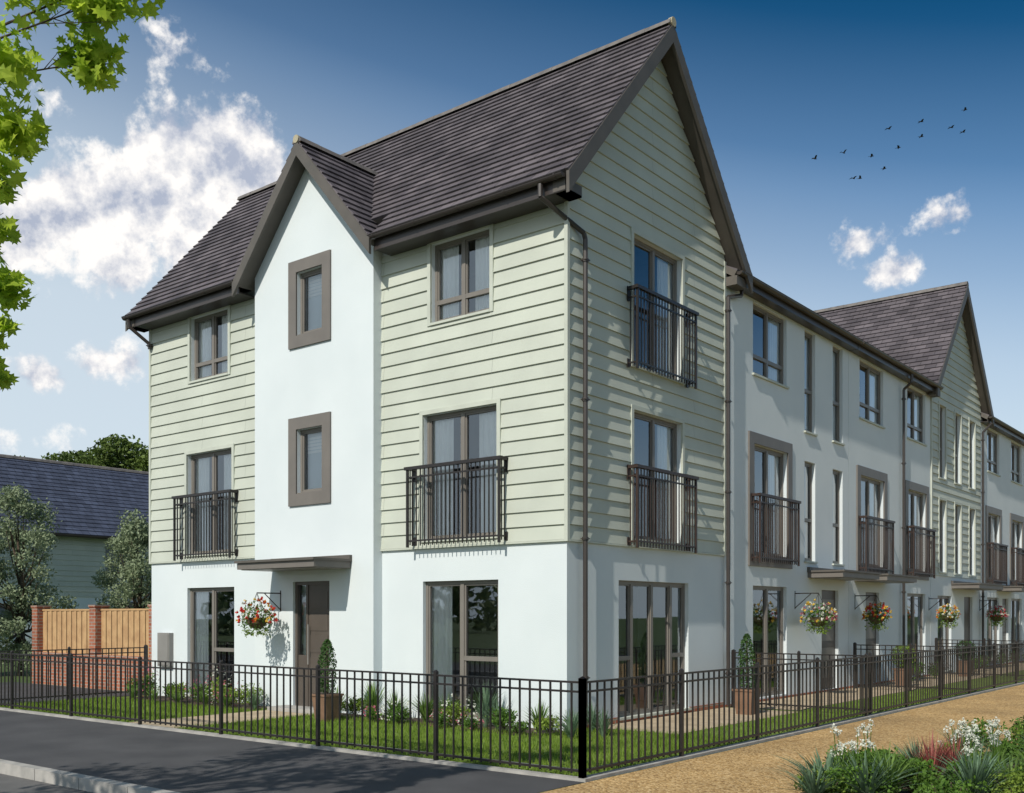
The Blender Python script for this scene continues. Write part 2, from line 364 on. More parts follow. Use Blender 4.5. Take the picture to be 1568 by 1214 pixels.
# bay
BX0,BX1=-6.88,-3.76; BC=(BX0+BX1)/2
bo=[(-5.68,-5.0,6.57,7.68),(-5.68,-5.0,3.79,4.92),(-5.80,-4.84,.06,2.25)]
wall(H['walls'],FB,BX0,BX1,0,7.93,bo,'render')
H['walls'].face([FB(BX0,7.93),FB(BX1,7.93),FB(BC,9.66)],'render')
for x in (BX0,BX1): H['walls'].face([V((x,-.2,0)),V((x,.3,0)),V((x,.3,7.95)),V((x,-.2,7.93))],'render')
for o in bo[:2]: window(H,FB,*o,(),(),'band','b')
w=H['windows']
x0,x1,z0,z1=bo[2]
w.fb(FB,x0,x0+.06,z0,z1,-.13,-.05,'door'); w.fb(FB,x1-.06,x1,z0,z1,-.13,-.05,'door'); w.fb(FB,x0+.06,x1-.06,z1-.06,z1,-.13,-.05,'door')
w.fb(FB,x0+.06,x0+.30,z0,z0+.9,-.12,-.07,'door'); w.fb(FB,x0+.30,x1-.06,z0,z1-.06,-.11,-.075,'door')
H['glass'].face([FB(x0+.06,z0+.9,-.1),FB(x0+.3,z0+.9,-.1),FB(x0+.3,z1-.06,-.1),FB(x0+.06,z1-.06,-.1)],'glass')
w.fb(FB,x0+.28,x0+.33,z0,z1-.06,-.12,-.06,'door')
for k in range(5): w.fb(FB,x0+.38,x1-.12,.25+k*.38,.55+k*.38,-.075,-.066,'door')
w.tube(FB(x0+.38,.8,-.02),FB(x0+.38,1.5,-.02),.012,'meter')
canopy(H['canopies'],FB,-6.32,-4.3,2.45)
t.fb(FB,-5.95,-4.7,0,.07,.002,.45,'concrete')
t.fb(FF,-10.2,-9.78,.62,1.3,.002,.10,'meter'); t.fb(FF,-10.17,-9.81,.65,1.27,.10,.112,'meter')
# roof
r=H['roof']
VX0,VX1=-10.85,.33
BZ=7.72; BH=1.80; BA=BZ+BH*K; BYF=-.52
nr=round(math.hypot(RY-EY,RZ-EZ)/.19); fr3=3/nr
sy,sz=EY+(RY-EY)*fr3,EZ+(RZ-EZ)*fr3
m0,m1=BC-BH+.04,BC+BH-.04
slope(r,(VX0,EY,EZ),(m0,EY,EZ),(VX0,RY,RZ),(m0,RY,RZ)); slope(r,(m1,EY,EZ),(VX1,EY,EZ),(m1,RY,RZ),(VX1,RY,RZ))
slope(r,(m0,sy,sz),(m1,sy,sz),(m0,RY,RZ),(m1,RY,RZ))
slope(r,(VX0,2*RY-EY,EZ),(VX1,2*RY-EY,EZ),(VX0,RY,RZ),(VX1,RY,RZ))
ridge(r,(VX0,RY,RZ),(VX1,RY,RZ)); r.tube((VX1-.05,RY,RZ+.02),(VX1+.02,RY,RZ+.02),.075,'ridgecap',n=12)
for eu in (EY,2*RY-EY):
    verge(r,FS,eu,EZ,RY,RZ,VX1-.04,VX1+.012,.20); verge(r,FS,eu,EZ,RY,RZ,VX0-.012,VX0+.04,.2)
for sg in (-1,1):
    slope(r,(BC+sg*BH,BYF,BZ),(BC+sg*BH,1.4,BZ),(BC,BYF,BA),(BC,1.4,BA)); verge(r,FF,BC+sg*BH,BZ,BC,BA,-BYF-.04,-BYF+.01,.17)
ridge(r,(BC,BYF,BA),(BC,1.35,BA)); r.tube((BC,BYF-.02,BA+.02),(BC,BYF+.05,BA+.02),.07,'ridgecap',n=12)
for a,b in ((VX0+.05,BC-BH+.02),(BC+BH-.02,.26)):
    r.box(a,b,-.37,-.002,7.56,7.585,'gutter'); r.box(a,b,-.395,-.37,7.55,7.74,'gutter')
    gutter(H['gutters'],(a-.02,-.47,7.76),(b+.02,-.47,7.76))
for y0,y1 in ((-.40,-.0),(D,D+.38)):
    r.box(.045,.26,y0,y1,7.56,7.72,'barge')
    r.box(VX0,XL,y0,y1,7.56,7.72,'barge')
g=H['gutters']
downpipe(g,[(-.12,-.47,7.70),(-.12,-.47,7.52),(.10,.28,7.18),(.10,.32,7.1),(.10,.32,.05)])
downpipe(g,[(.10,D+.55,7.72),(.10,D+.5,7.5),(.10,D-.02,7.35),(.10,D-.02,.05)])
downpipe(g,[(XL-.1,-.47,7.70),(XL-.1,-.44,7.55),(XL+.05,-.08,7.25),(XL+.05,-.08,7.15)])
H['walls'].fb(FS,.02,1.34,0,.1,.002,.02,'brick'); H['walls'].fb(FS,1.34,3.56,0,.075,.002,.02,'brick'); H['walls'].fb(FS,3.56,D,0,.1,.002,.02,'brick')
i=H['interior']
i.face([V((XL+.1,1.7,0)),V((-1.8,1.7,0)),V((-1.8,1.7,7.6)),V((XL+.1,1.7,7.6))],'room'); i.face([V((-1.8,1.7,0)),V((-1.8,D,0)),V((-1.8,D,7.6)),V((-1.8,1.7,7.6))],'room')
for z in (.02,2.5,5.25,7.69): i.box(XL+.02,-.16,.16,D-.02,z,z+(.03 if z<1 or z>7 else .2),'room')
for x in (-6.6,-4.0): i.face([V((x,.15,0)),V((x,1.7,0)),V((x,1.7,7.6)),V((x,.15,7.6))],'room')
finish(H)
# ---------------------------------------------------------------- terrace
def terrace(name,Y0,Y1,wins,pipes):
    E,H=house(name); ops=[]
    for kind,a,b in wins:
        if kind=='A': ops+=[(a,b,6.22,7.58,'t'),(a,b,2.80,4.9,'s')]
        if kind=='Ag': ops+=[(a,b,6.22,7.58,'t'),(a,b,2.80,4.9,'s'),(a,b,.08,2.22,'g')]
        if kind=='N': ops+=[(a,b,5.47,7.58,'n'),(a,b,2.78,4.86,'n')]
        if kind=='D': ops+=[(a,b,.05,2.2,'d')]
    wall(H['walls'],FS,Y0,Y1,0,7.8,ops,'render')
    for o in ops:
        k=o[4]
        if k=='t': window(H,FS,*o[:4],(.5,),((0,.28),(1,.28)),None,'r')
        if k=='s': window(H,FS,*o[:4],(.5,),(),'band','r'); juliet(H['balconies'],FS,o[0]-.12,o[1]+.12,2.66,3.92,.2,'ironbrown')
        if k=='n': window(H,FS,*o[:4],(),((0,.42),),None,'r')
        if k=='g': window(H,FS,*o[:4],(.5,),(),None,'',sill=False)
        if k=='d':
            w=H['windows']; w.fb(FS,o[0],o[1],o[2],o[3],-.12,-.07,'door'); w.fb(FS,o[0]+.12,o[1]-.12,1.1,2.0,-.07,-.06,'frame'); w.fb(FS,o[0]+.12,o[1]-.12,.3,.95,-.07,-.06,'frame')
            canopy(H['canopies'],FS,o[0]-.75,o[1]+.45,2.44,.75)
    r=H['roof']; ez=7.80; rz=10.4
    slope(r,(.25,Y0,ez),(.25,Y1,ez),(-4,Y0,rz),(-4,Y1,rz),.3); slope(r,(-8.25,Y0,ez),(-8.25,Y1,ez),(-4,Y0,rz),(-4,Y1,rz),.3)
    r.box(.002,.20,Y0+.01,Y1-.01,7.63,7.65,'gutter'); r.box(.20,.22,Y0+.01,Y1-.01,7.62,7.76,'gutter')
    gutter(H['gutters'],(.29,Y0+.02,7.79),(.29,Y1-.02,7.79))
    for y in (Y0+.004,Y1-.004): H['walls'].face([V((0,y,0)),V((0,y,7.8)),V((-4,y,10.2)),V((-8,y,7.8)),V((-8,y,0))],'render')
    H['walls'].face([V((-8,Y0,0)),V((-8,Y1,0)),V((-8,Y1,7.8)),V((-8,Y0,7.8))],'render')
    for y in pipes: downpipe(H['gutters'],[(.29,y,7.7),(.28,y,7.5),(.09,y,7.35),(.09,y,.05)])
    i=H['interior']; i.face([V((-1.8,Y0,0)),V((-1.8,Y1,0)),V((-1.8,Y1,7.6)),V((-1.8,Y0,7.6))],'room')
    for z in (.02,2.5,5.2): i.box(-1.8,-.16,Y0,Y1,z,z+(.03 if z<1 else .2),'room')
    H['walls'].fb(FS,Y0+.02,Y1-.02,0,.05,.002,.02,'brick')
    finish(H)
terrace('terraced_house',D+.01,10.9,[('Ag',6.02,7.55),('N',8.44,9.0),('N',9.97,10.55),('D',9.35,10.3)],[])
terrace('terraced_house.001',10.91,16.93,[('A',11.6,13.2),('D',12.0,12.9),('Ag',15.0,16.5)],[14.45])
# far gabled house
G0,G1=16.95,21.95; GC=(G0+G1)/2; GZ=RZ+.12
E,H=house('gabled_townhouse')
ops=[]
for a in (17.65,19.15,20.65): ops+=[(a,a+.6,5.47,7.5),(a,a+.6,2.85,4.86)]
ops+=[(17.6,18.9,.08,2.2),(20.2,21.1,.05,2.2)]
wall(H['walls'],FS,G0,G1,0,8.1,ops,'render'); H['walls'].face([FS(G0,8.1),FS(G1,8.1),FS(GC,10.95)],'render')
H['walls'].face([V((0,G0,0)),V((-8,G0,0)),V((-8,G0,8)),V((0,G0,8))],'render'); H['walls'].face([V((0,G1,0)),V((-8,G1,0)),V((-8,G1,8)),V((0,G1,8))],'render')
H['walls'].face([V((-8,G0,0)),V((-8,G1,0)),V((-8,G1,8.1)),V((-8,GC,10.95)),V((-8,G0,8.1))],'render')
clad(H['cladding'],FS,lambda z:G0+zt(z),lambda z:G1-zt(z),C0,10.85,ops)
H['trims'].box(-.02,.04,G0-.01,G0+.05,C0,8,'cladtrim')
for o in ops[:-2]: window(H,FS,*o,(),((0,.42),),'clad','')
window(H,FS,*ops[-2],(.5,),(),None,'')
o=ops[-1]; H['windows'].fb(FS,o[0],o[1],o[2],o[3],-.12,-.07,'door'); canopy(H['canopies'],FS,18.9,21.6,2.42,.75)
r=H['roof']
for s in (G0-.42,G1+.42):
    slope(r,(-8.3,s,EZ),(.3,s,EZ),(-8.3,GC,GZ),(.3,GC,GZ)); verge(r,FS,s,EZ,GC,GZ,.262,.312,.2)
ridge(r,(-8.3,GC,GZ),(.3,GC,GZ))
H['interior'].face([V((-1.8,G0,0)),V((-1.8,G1,0)),V((-1.8,G1,7.6)),V((-1.8,G0,7.6))],'room')
downpipe(H['gutters'],[(.30,G1+.2,7.6),(.10,G1-.05,7.3),(.10,G1-.05,.05)])
r.box(.045,.26,G0-.4,G0,7.56,7.72,'barge')
finish(H)
terrace('terraced_house.002',21.97,30,[('Ag',22.8,24.3),('Ag',25.9,27.4),('D',24.7,25.5),('N',28.2,28.8)],[])
terrace('terraced_house.003',30.01,42,[('Ag',31,32.5),('N',33.5,34.1),('N',35,35.6),('Ag',37,38.5),('D',34.1,35)],[])
# ---------------------------------------------------------------- ground
g=MB('ground'); S=600
g.face([V((-S,-6.4,0)),V((S,-6.4,0)),V((S,S,0)),V((-S,S,0))],'field')
g.face([V((-S,-S,0)),V((S,-S,0)),V((S,-10.9,0)),V((-S,-10.9,0))],'field')
g.face([V((-S,-10.9,-.12)),V((S,-10.9,-.12)),V((S,-6.4,-.12)),V((-S,-6.4,-.12))],'road')
for y in (-6.4,-10.9): g.face([V((-S,y,0)),V((S,y,0)),V((S,y,-.12)),V((-S,y,-.12))],'concrete')
g.done()
def sheet(n,x0,x1,y0,y1,z,mt):
    m=MB(n); m.face([V((x0,y0,z)),V((x1,y0,z)),V((x1,y1,z)),V((x0,y1,z))],mt); return m.done()
sheet('road',-120,120,-10.9,-6.53,-.114,'road')
sheet('pavement',-60,2.74,-6.4,-3.53,.004,'asphalt'); sheet('driveway',-17,-10.68,-3.42,.2,.004,'asphalt')
sheet('far_pavement',-60,60,-14.5,-11.03,.004,'asphalt')
sheet('gravel_path',2.76,10.5,-6.4,60,.004,'gravel')
sheet('lawn',-10.6,2.62,-3.4,-.0,.005,'lawn'); sheet('lawn',.02,2.62,.0,60,.005,'lawn')
sheet('garden_path',-5.95,-4.65,-3.42,-.66,.010,'paving'); sheet('patio_paving',.03,1.45,.6,4.8,.010,'paving'); sheet('patio_paving',.03,1.3,5.0,45,.010,'paving')
sheet('planting_bed',-10.3,-6.2,-.95,-.02,.011,'soil'); sheet('planting_bed',-4.5,.0,-.9,-.02,.011,'soil')
k=MB('kerb')
for n in range(130):
    x=-60+n*.915
    if x<60: k.box(x,x+.905,-6.53,-6.402,-.12,.010,'concrete'); k.box(x,x+.905,-11.03,-10.902,-.12,.010,'concrete')
k.done()
k=MB('edging_kerb'); k.box(-60,2.755,-3.53,-3.42,-.02,.035,'concrete'); k.box(2.62,2.74,-3.415,45,-.02,.035,'concrete'); k.done()
gb=MB('lawn_grass')
def blades(n,x0,x1,y0,y1,h0=.035,h1=.085,ok=lambda x,y:True):
    for _ in range(n):
        x=U(x0,x1);y=U(y0,y1)
        if not ok(x,y): continue
        a=U(0,6.28);w=.006;h=U(h0,h1);dx,dy=math.cos(a)*w,math.sin(a)*w;lx,ly=U(-.03,.03),U(-.03,.03)
        gb.face([(x-dx,y-dy,.004),(x+dx,y+dy,.004),(x+lx,y+ly,h)],'grass',[(0,0)]*3)
blades(36000,-10.5,2.6,-3.4,-.6,ok=lambda x,y: not(-5.95<x<-4.65) and not(x<-6.1 and y>-.9))
blades(5000,1.46,2.6,-.6,12); blades(2500,-.0,2.6,-.6,.6)
gb.done()
# ---------------------------------------------------------------- railings
def railing(name,p0,p1,sp=2.0,h=1.0):
    m=MB(name); p0=V(p0);p1=V(p1);L_=(p1-p0).length;a=(p1-p0)/L_;n=V((a.y,-a.x,0))
    F=lambda u,z,d=0:p0+a*u+n*d+Z*z
    k=max(1,round(L_/sp))
    for j in range(k+1):
        u=L_*j/k; q_=.03 if j==0 else .021
        m.fb(F,u-q_,u+q_,0,h+.03,-q_,q_,'iron'); m.hexa([F(u-q_,h+.03,-q_),F(u+q_,h+.03,-q_),F(u+q_,h+.03,q_),F(u-q_,h+.03,q_),F(u-.005,h+.05,-.005),F(u+.005,h+.05,-.005),F(u+.005,h+.05,.005),F(u-.005,h+.05,.005)],'iron')
        if j<k:
            v=L_*(j+1)/k
            for z0,z1 in ((h-.02,h),(h-.115,h-.095),(.09,.115)): m.fb(F,u+q_,v-.021,z0,z1,-.018,.018,'iron')
            nb=round((v-u)/.135)
            for q in range(1,nb):
                x=u+(v-u)*q/nb; m.fb(F,x-.0085,x+.0085,.07,h-.02,-.0085,.0085,'iron')
    return m.done()
railing('metal_railing',(2.68,-3.475,.0),(-21.3,-3.475,0)); railing('metal_railing',(2.68,-3.475,0),(2.68,40.5,0))
railing('metal_railing',(-10.62,-.1,0),(-10.62,-3.4,0),1.7); railing('metal_railing',(.15,4.92,0),(2.6,4.92,0),1.25)
railing('metal_railing',(.15,10.9,0),(2.6,10.9,0),1.25); railing('metal_railing',(.15,16.95,0),(2.6,16.95,0),1.25)
# brick and timber wall
w=MB('brick_and_timber_wall'); y=.35
w.box(-15.8,XL-.02,y-.1,y+.1,0,.72,'brick'); w.box(-15.8,XL-.02,y-.12,y+.12,.72,.77,'brick')
px=[-15.9,-13.25,-10.85]
for x in px: w.box(x-.13,x+.13,y-.16,y+.16,0,1.84,'brick'); w.box(x-.15,x+.15,y-.18,y+.18,1.84,1.89,'brick')
for a,b in zip(px,px[1:]):
    n=int((b-a-.28)/.11)
    for j in range(n):
        x=a+.13+(b-a-.26)*j/n; w.box(x+.004,x+.1,y-.02-(j%2)*.012,y+.01,.77,1.76,'timber')
    w.box(a+.13,b-.13,y-.04,y+.03,1.76,1.80,'timber')
w.done()
# ---------------------------------------------------------------- neighbouring house
E,H=house('detached_house'); FN=frame((-32,0,0),(0,1,0),(1,0,0))
no=[(11.2,12.8,3.3,4.75),(12.0,15.0,.1,1.9),(5,6.4,3.3,4.75),(18,19.4,3.3,4.75),(6,7.5,.9,2.1)]
wall(H['walls'],FN,0,26,0,5.0,no,'render'); clad(H['cladding'],FN,lambda z:0,lambda z:26,2.4,4.98,no)
for o in no: window(H,FN,*o,(.5,),(),None,'')
H['walls'].face([V((-32,0,0)),V((-40,0,0)),V((-40,0,5)),V((-36,0,8.2)),V((-32,0,5))],'render')
H['walls'].face([V((-32,26,0)),V((-40,26,0)),V((-40,26,5)),V((-36,26,8.2)),V((-32,26,5))],'render')
H['interior'].face([V((-33.5,0,0)),V((-33.5,26,0)),V((-33.5,26,5)),V((-33.5,0,5))],'room')
slope(H['roof'],(-31.6,-.3,4.95),(-31.6,26.3,4.95),(-36,-.3,8.45),(-36,26.3,8.45),.3,'slateblue'); slope(H['roof'],(-40.4,-.3,4.95),(-40.4,26.3,4.95),(-36,-.3,8.45),(-36,26.3,8.45),.3,'slateblue')
ridge(H['roof'],(-36,-.3,8.45),(-36,26.3,8.45),.14); gutter(H['gutters'],(-31.5,-.3,4.9),(-31.5,26.3,4.9),.08)
canopy(H['canopies'],FN,11.6,15.4,2.0,1.0)
finish(H)
# ---------------------------------------------------------------- vegetation helpers
hd=math.radians(38.67); fwd=V((-math.sin(hd),math.cos(hd),0)); rgt=V((math.cos(hd),math.sin(hd),0)); CAM=V((8.554,-11.944,1.67))
def rel(l,d,z): return V((CAM.x,CAM.y,0))+fwd*d+rgt*l+Z*z
def rdir():
    while 1:
        v=V((U(-1,1),U(-1,1),U(-1,1)))
        if .05<v.length<1: return v.normalized()
def leaf(mb,p,s,mt,n=None):
    n=n or rdir(); t=n.cross(rdir())
    if t.length<.05: t=n.cross(V((.3,.8,.1)))
    t.normalize(); b=n.cross(t)
    mb.face([p-t*s*.5,p+b*s*.28+n*s*.06,p+t*s*.5,p-b*s*.28+n*s*.06],mt,[(0,0)]*4)
def lobed(mb,p,s,mt):
    n=(rdir()+Z*.9).normalized(); t=n.cross(rdir()).normalized(); b=n.cross(t)
    prof=[(-.5,0),(-.30,.07),(-.28,.30),(-.10,.16),(0,.45),(.12,.20),(.36,.30),(.32,.12),(.58,0),(.32,-.12),(.36,-.30),(.12,-.20),(0,-.45),(-.10,-.16),(-.28,-.30),(-.30,-.07)]
    mb.face([p+t*x*s+b*y*s+n*(abs(y)*.25-x*x*.3)*s for x,y in prof],mt,[(0,0)]*16)
def clump(mb,c,r,n,s,mt,flat=1,fn=leaf,shell=.55):
    c=V(c)
    for _ in range(n):
        d=rdir(); q=r*(shell+(1-shell)*R())*U(.8,1.12); fn(mb,c+V((d.x,d.y,d.z*flat))*q,s*U(.6,1.2),mt)
def tree(name,pos,h,tr,clumps,ls,mt,nl,fn=leaf):
    E=empty(name); pos=V(pos); tk=MB('trunk_and_limbs',E,True); lf=MB('foliage',E)
    top=pos+Z*h*.62; pts=[pos,pos+V((.04*h*.3,.02,h*.3)),top]
    tk.tube(pts[0],pts[1],tr,'bark',tr*.8,10); tk.tube(pts[1],pts[2],tr*.8,'bark',tr*.35,10)
    for c,rr in clumps:
        c=V(c); st=pos+Z*min(h*.6,max(h*.22,(c.z-pos.z)*.6)); mid=st.lerp(c,.5)+rdir()*.1*rr-Z*.05*h
        tk.tube(st,mid,tr*.38,'bark',tr*.22,6); tk.tube(mid,c,tr*.22,'bark',tr*.06,6)
        clump(lf,c,rr,int(nl*rr*rr),ls,mt,.85,fn,.35)
    tk.done(); lf.done()
def rand_clumps(pos,z0,z1,rad,n,r0,r1):
    out=[]
    for _ in range(n):
        z=U(z0,z1); q=(z-z0)/(z1-z0); rr=rad*math.sin(math.pi*(.15+.8*q))*math.sqrt(R()); a=U(0,6.28)
        out.append((V(pos)+V((math.cos(a)*rr,math.sin(a)*rr,z)),U(r0,r1)))
    return out
for nm,p,h,rad in (('silver_leaved_tree',rel(-13.4,28,0),5.4,1.4),('silver_leaved_tree.001',rel(-10.9,30,0),4.8,1.15),('silver_leaved_tree.002',rel(-15.2,27,0),5.7,1.4)):
    tree(nm,p,h,.09,rand_clumps(p,.4,h-.35,rad,56,.28,.52),.10,'leaf_silver',1700)
def mass(name,pts,mt,ls,nl):
    m=MB(name)
    for c,r_ in pts: clump(m,c,r_,nl,ls,mt,.8,leaf,.75)
    m.done()
pts=[]
for k in range(34):
    l=-29.6+k*.28; top=12.1-1.6*max(0,(-25.2-l)/4)+.7*math.sin(l*2.1); pts.append((rel(l,62+U(-2,2),top-U(1.0,1.8)),U(.8,1.4)))
    pts.append((rel(l,63+U(-2,2),U(7.5,9.3)),U(1.3,2.0)))
mass('distant_trees',pts,'leaf_dark',.30,420)
pts=[]
for k in range(60):
    a=math.radians(-170+k*3.6); d=U(80,105); pts.append(((8+math.cos(a)*d,-12+math.sin(a)*d,U(1,4)),U(3,5)))
mass('unseen_tree_belt',pts,'leaf_far',1.5,220)  # unseen belt around the camera's back, added so the windows reflect a treeline
# overhanging near tree
cl=[(-3.0,6.5,5.72,.38),(-2.62,6.5,5.55,.25),(-2.75,6.7,5.28,.22),(-3.2,6.4,5.1,.3),(-3.15,6.5,4.72,.22),(-3.28,6.4,4.45,.24),(-3.35,6.5,4.1,.22),(-3.2,6.5,3.72,.16),(-3.3,6.4,3.45,.2),(-3.3,6.5,3.2,.14),(-3.5,6.3,3.9,.3),(-3.7,6.2,4.8,.4),(-2.5,6.8,5.95,.35)]
cl2=[(-4.6,6.2,4.4,.8),(-5.0,5.6,5.4,.9),(-6,6.6,6.0,.9),(-6.6,5.2,5.2,.9),(-4.4,6.8,5.7,.8),(-5.6,7.2,4.9,.8),(-6.9,6.4,4.4,.8)]
P=rel(-5.6,6,0); E=empty('oak_tree'); tk=MB('trunk_and_limbs',E,True); lf=MB('foliage',E)
tk.tube(P,P+Z*2.4,.17,'bark',.13,12); tk.tube(P+Z*2.4,P+Z*5.6,.13,'bark',.05,10)
hub=rel(-4.3,6.3,4.6); tk.tube(P+Z*2.6,hub,.08,'bark',.045,8); hub2=rel(-3.9,6.4,4.0); tk.tube(P+Z*2.3,hub2,.06,'bark',.03,8)
for a,b,z,r_ in cl:
    c=rel(a,b,z); h0=hub if z>4.3 else hub2; mid=h0.lerp(c,.55)+Z*.08
    tk.tube(h0,mid,.018,'bark',.009,6); tk.tube(mid,c,.009,'bark',.003,5)
    for _ in range(4): tk.tube(mid.lerp(c,U(.5,1)),c+rdir()*r_*.8,.004,'bark',.0015,4)
    clump(lf,c,r_,int(90+760*r_*r_),.13,'leaf_near',.9,lobed,.2)
for a,b,z,r_ in cl2:
    c=rel(a,b,z); tk.tube(P+Z*min(5,z*.7),c,.05,'bark',.012,6); clump(lf,c,r_,220,.15,'leaf_near',.9,lobed,.2)
tk.done(); lf.done()
# shrubs, grasses
def shrub(name,p,r_,h,mt,n=420,s=.05,fl=None):
    m=MB(name); p=V(p)
    for _ in range(7):
        a=U(0,6.28); q=U(0,r_*.55); clump(m,p+V((math.cos(a)*q,math.sin(a)*q,h*U(.35,.65))),r_*U(.4,.6),n//7,s,mt,h/r_*.6,leaf,.5)
    for _ in range(6): m.tube(p,p+V((U(-r_,r_)*.6,U(-r_,r_)*.6,h*.7)),.006,'bark',n=4)
    if fl: clump(m,p+Z*h*.6,r_*.9,n//8,s,fl,h/r_*.7,leaf,.9)
    m.done()
def tuft(name,p,n,h,spread,mt,w=.012,fl=None,nfl=0,seg=4):
    m=MB(name); p=V(p)
    for _ in range(n):
        a=U(0,6.28); d=V((math.cos(a),math.sin(a),0)); s=d.cross(Z); hh=h*U(.6,1.1); sp=spread*U(.15,1.15); ww=w*U(.7,1.2)
        prev=None
        for k in range(seg+1):
            q=k/seg; c=p+d*(sp*q**1.6+.02)+Z*(hh*(q-.32*q*q*(sp/spread))); wd=ww*(1-q)**.6*(1 if q>0 else .8)
            cur=(c-s*wd,c+s*wd)
            if prev: m.face([prev[0],prev[1],cur[1],cur[0]],mt,[(0,0)]*4)
            prev=cur
    for _ in range(nfl):
        a=U(0,6.28); q=U(0,spread*.6); t=p+V((math.cos(a)*q,math.sin(a)*q,h*U(.9,1.5)))
        m.tube(p,t,.004,'leaf_shrub',n=4); clump(m,t,.035,26,.03,fl,1.6,leaf,.4)
    m.done()
for x in [-10.0,-9.6,-9.1,-8.6,-8.2,-7.7,-7.3,-6.9,-6.5]:
    shrub('shrub',(x+U(-.1,.1),-.55+U(-.15,.1),0),U(.26,.38),U(.32,.6),random.choice(['leaf_shrub','leaf_shrub','leaf_lime']),700,fl=random.choice([None,'fl_white',None,'fl_pink']))
for x in [-9.8,-9.0,-8.3,-7.5,-6.8]: tuft('ornamental_grass',(x,-.85+U(-.1,.05),0),60,.35,.25,'blade')
for j,x in enumerate([-4.2,-3.8,-3.45,-3.0,-2.7,-2.3,-1.95,-1.6,-1.2,-.85,-.5,-.15]):
    y=-.5+U(-.15,.12)
    if j%3==1: shrub('shrub',(x,y-.1,0),.32,U(.3,.48),random.choice(['leaf_shrub','leaf_lime']),700,fl=random.choice([None,'fl_white']))
    else: tuft('ornamental_grass',(x,y,0),110,U(.5,.8),.36,random.choice(['blade','blade_blue','blade']))
for x in [-4.0,-3.2,-2.5,-1.75,-1.0,-.3]: shrub('shrub',(x+U(-.1,.1),-.85,0),U(.18,.26),U(.18,.3),random.choice(['leaf_shrub','leaf_lime','leaf_shrub']),420,.04,fl=random.choice([None,'fl_white','fl_pink',None]))
for x,y in ((.35,-.35),(.6,-.75),(.3,.2),(-6.15,-.75),(-4.5,-.55),(.75,-.2)): tuft('ornamental_grass',(x,y,0),70,.45,.28,'blade_blue')
shrub('shrub',(.15,-.6,0),.28,.35,'leaf_lime',500)
# right-hand flower bed
pb=MB('planting_bed.002'); pb.face([V((4.75,-3.8,.012)),V((9,-3.9,.012)),V((9,5.5,.012)),V((6.4,5.0,.012)),V((5.2,1,.012)),V((4.6,-1.5,.012))],'soil'); pb.done()
random.seed(21)
BED=[]
for _ in range(60):
    y=U(-3.2,3.2); x0=4.9+max(0,(y+1.2))*.24; x=x0+U(0,1)**1.2*1.7
    BED.append((random.choice(['tuft','shrub','shrub','tuft','white','shrub','shrub','lime']),x,y))
BED+=[('agave',4.9,-2.75),('agave',6.05,-2.1),('agave',5.35,-2.95),('red',5.55,-1.75),('red',5.7,-1.55),('shrub',5.2,-2.35),('shrub',5.05,-2.1),('tuft',5.45,-2.7),('white',5.0,-1.9),('white',6.0,-1.2),('white',6.2,-.6),('white',5.9,-.9),('agave',6.3,.2)]
for k,x,y in BED:
    if k=='tuft': tuft('spiky_plant',(x,y,0),120,U(.4,.75),U(.3,.5),random.choice(['blade','blade_blue']),.014)
    elif k=='agave': tuft('spiky_plant',(x,y,0),90,.5,.52,'blade_blue',.024)
    elif k=='shrub': shrub('shrub',(x,y,0),U(.25,.38),U(.3,.5),'leaf_shrub',1000,.045)
    elif k=='lime': shrub('shrub',(x,y,0),U(.25,.35),U(.28,.4),'leaf_lime',900,.045)
    elif k=='red': tuft('red_grass',(x,y,0),150,.6,.28,'red_blade',.009)
    else: tuft('white_flowering_plant',(x,y,0),70,.42,.28,'blade',.01,'fl_white',7)
# pots
def topiary(p,h,mt='leaf_topiary',r0=.145,ball=False):
    E=empty('potted_topiary'); p=V(p); m=MB('pot',E)
    a,b=.13,.17
    m.hexa([p+V(c) for c in ((-a,-a,.0),(a,-a,.0),(a,a,.0),(-a,a,.0),(-b,-b,.40),(b,-b,.40),(b,b,.40),(-b,b,.40))],'terracotta')
    m.box(p.x-b-.015,p.x+b+.015,p.y-b-.015,p.y+b+.015,.40,.43,'terracotta'); m.box(p.x-b+.01,p.x+b-.01,p.y-b+.01,p.y+b-.01,.43,.435,'soil'); m.done()
    m=MB('foliage',E); m.tube(p+Z*.4,p+Z*(h-.1),.015,'bark')
    for _ in range(1500):
        q=R(); z=.46+q*(h-.46)
        rr=r0*math.sqrt(max(0,math.sin(math.pi*min(1,.22+q*.78))))*U(.6,1.08)
        if ball: z=.46+q*.5; rr=.26*math.sqrt(max(.02,1-((z-.71)/.28)**2))*U(.6,1.08)
        t_=U(0,6.28); leaf(m,p+V((math.cos(t_)*rr,math.sin(t_)*rr,z)),U(.03,.05),mt)
    m.done()
topiary((-3.75,-1.2,.0),1.28); topiary((.9,3.9,0),1.35); topiary((.8,12.2,0),1.0,'leaf_lime',ball=True); topiary((.8,17.3,0),1.1,'leaf_topiary',ball=True)
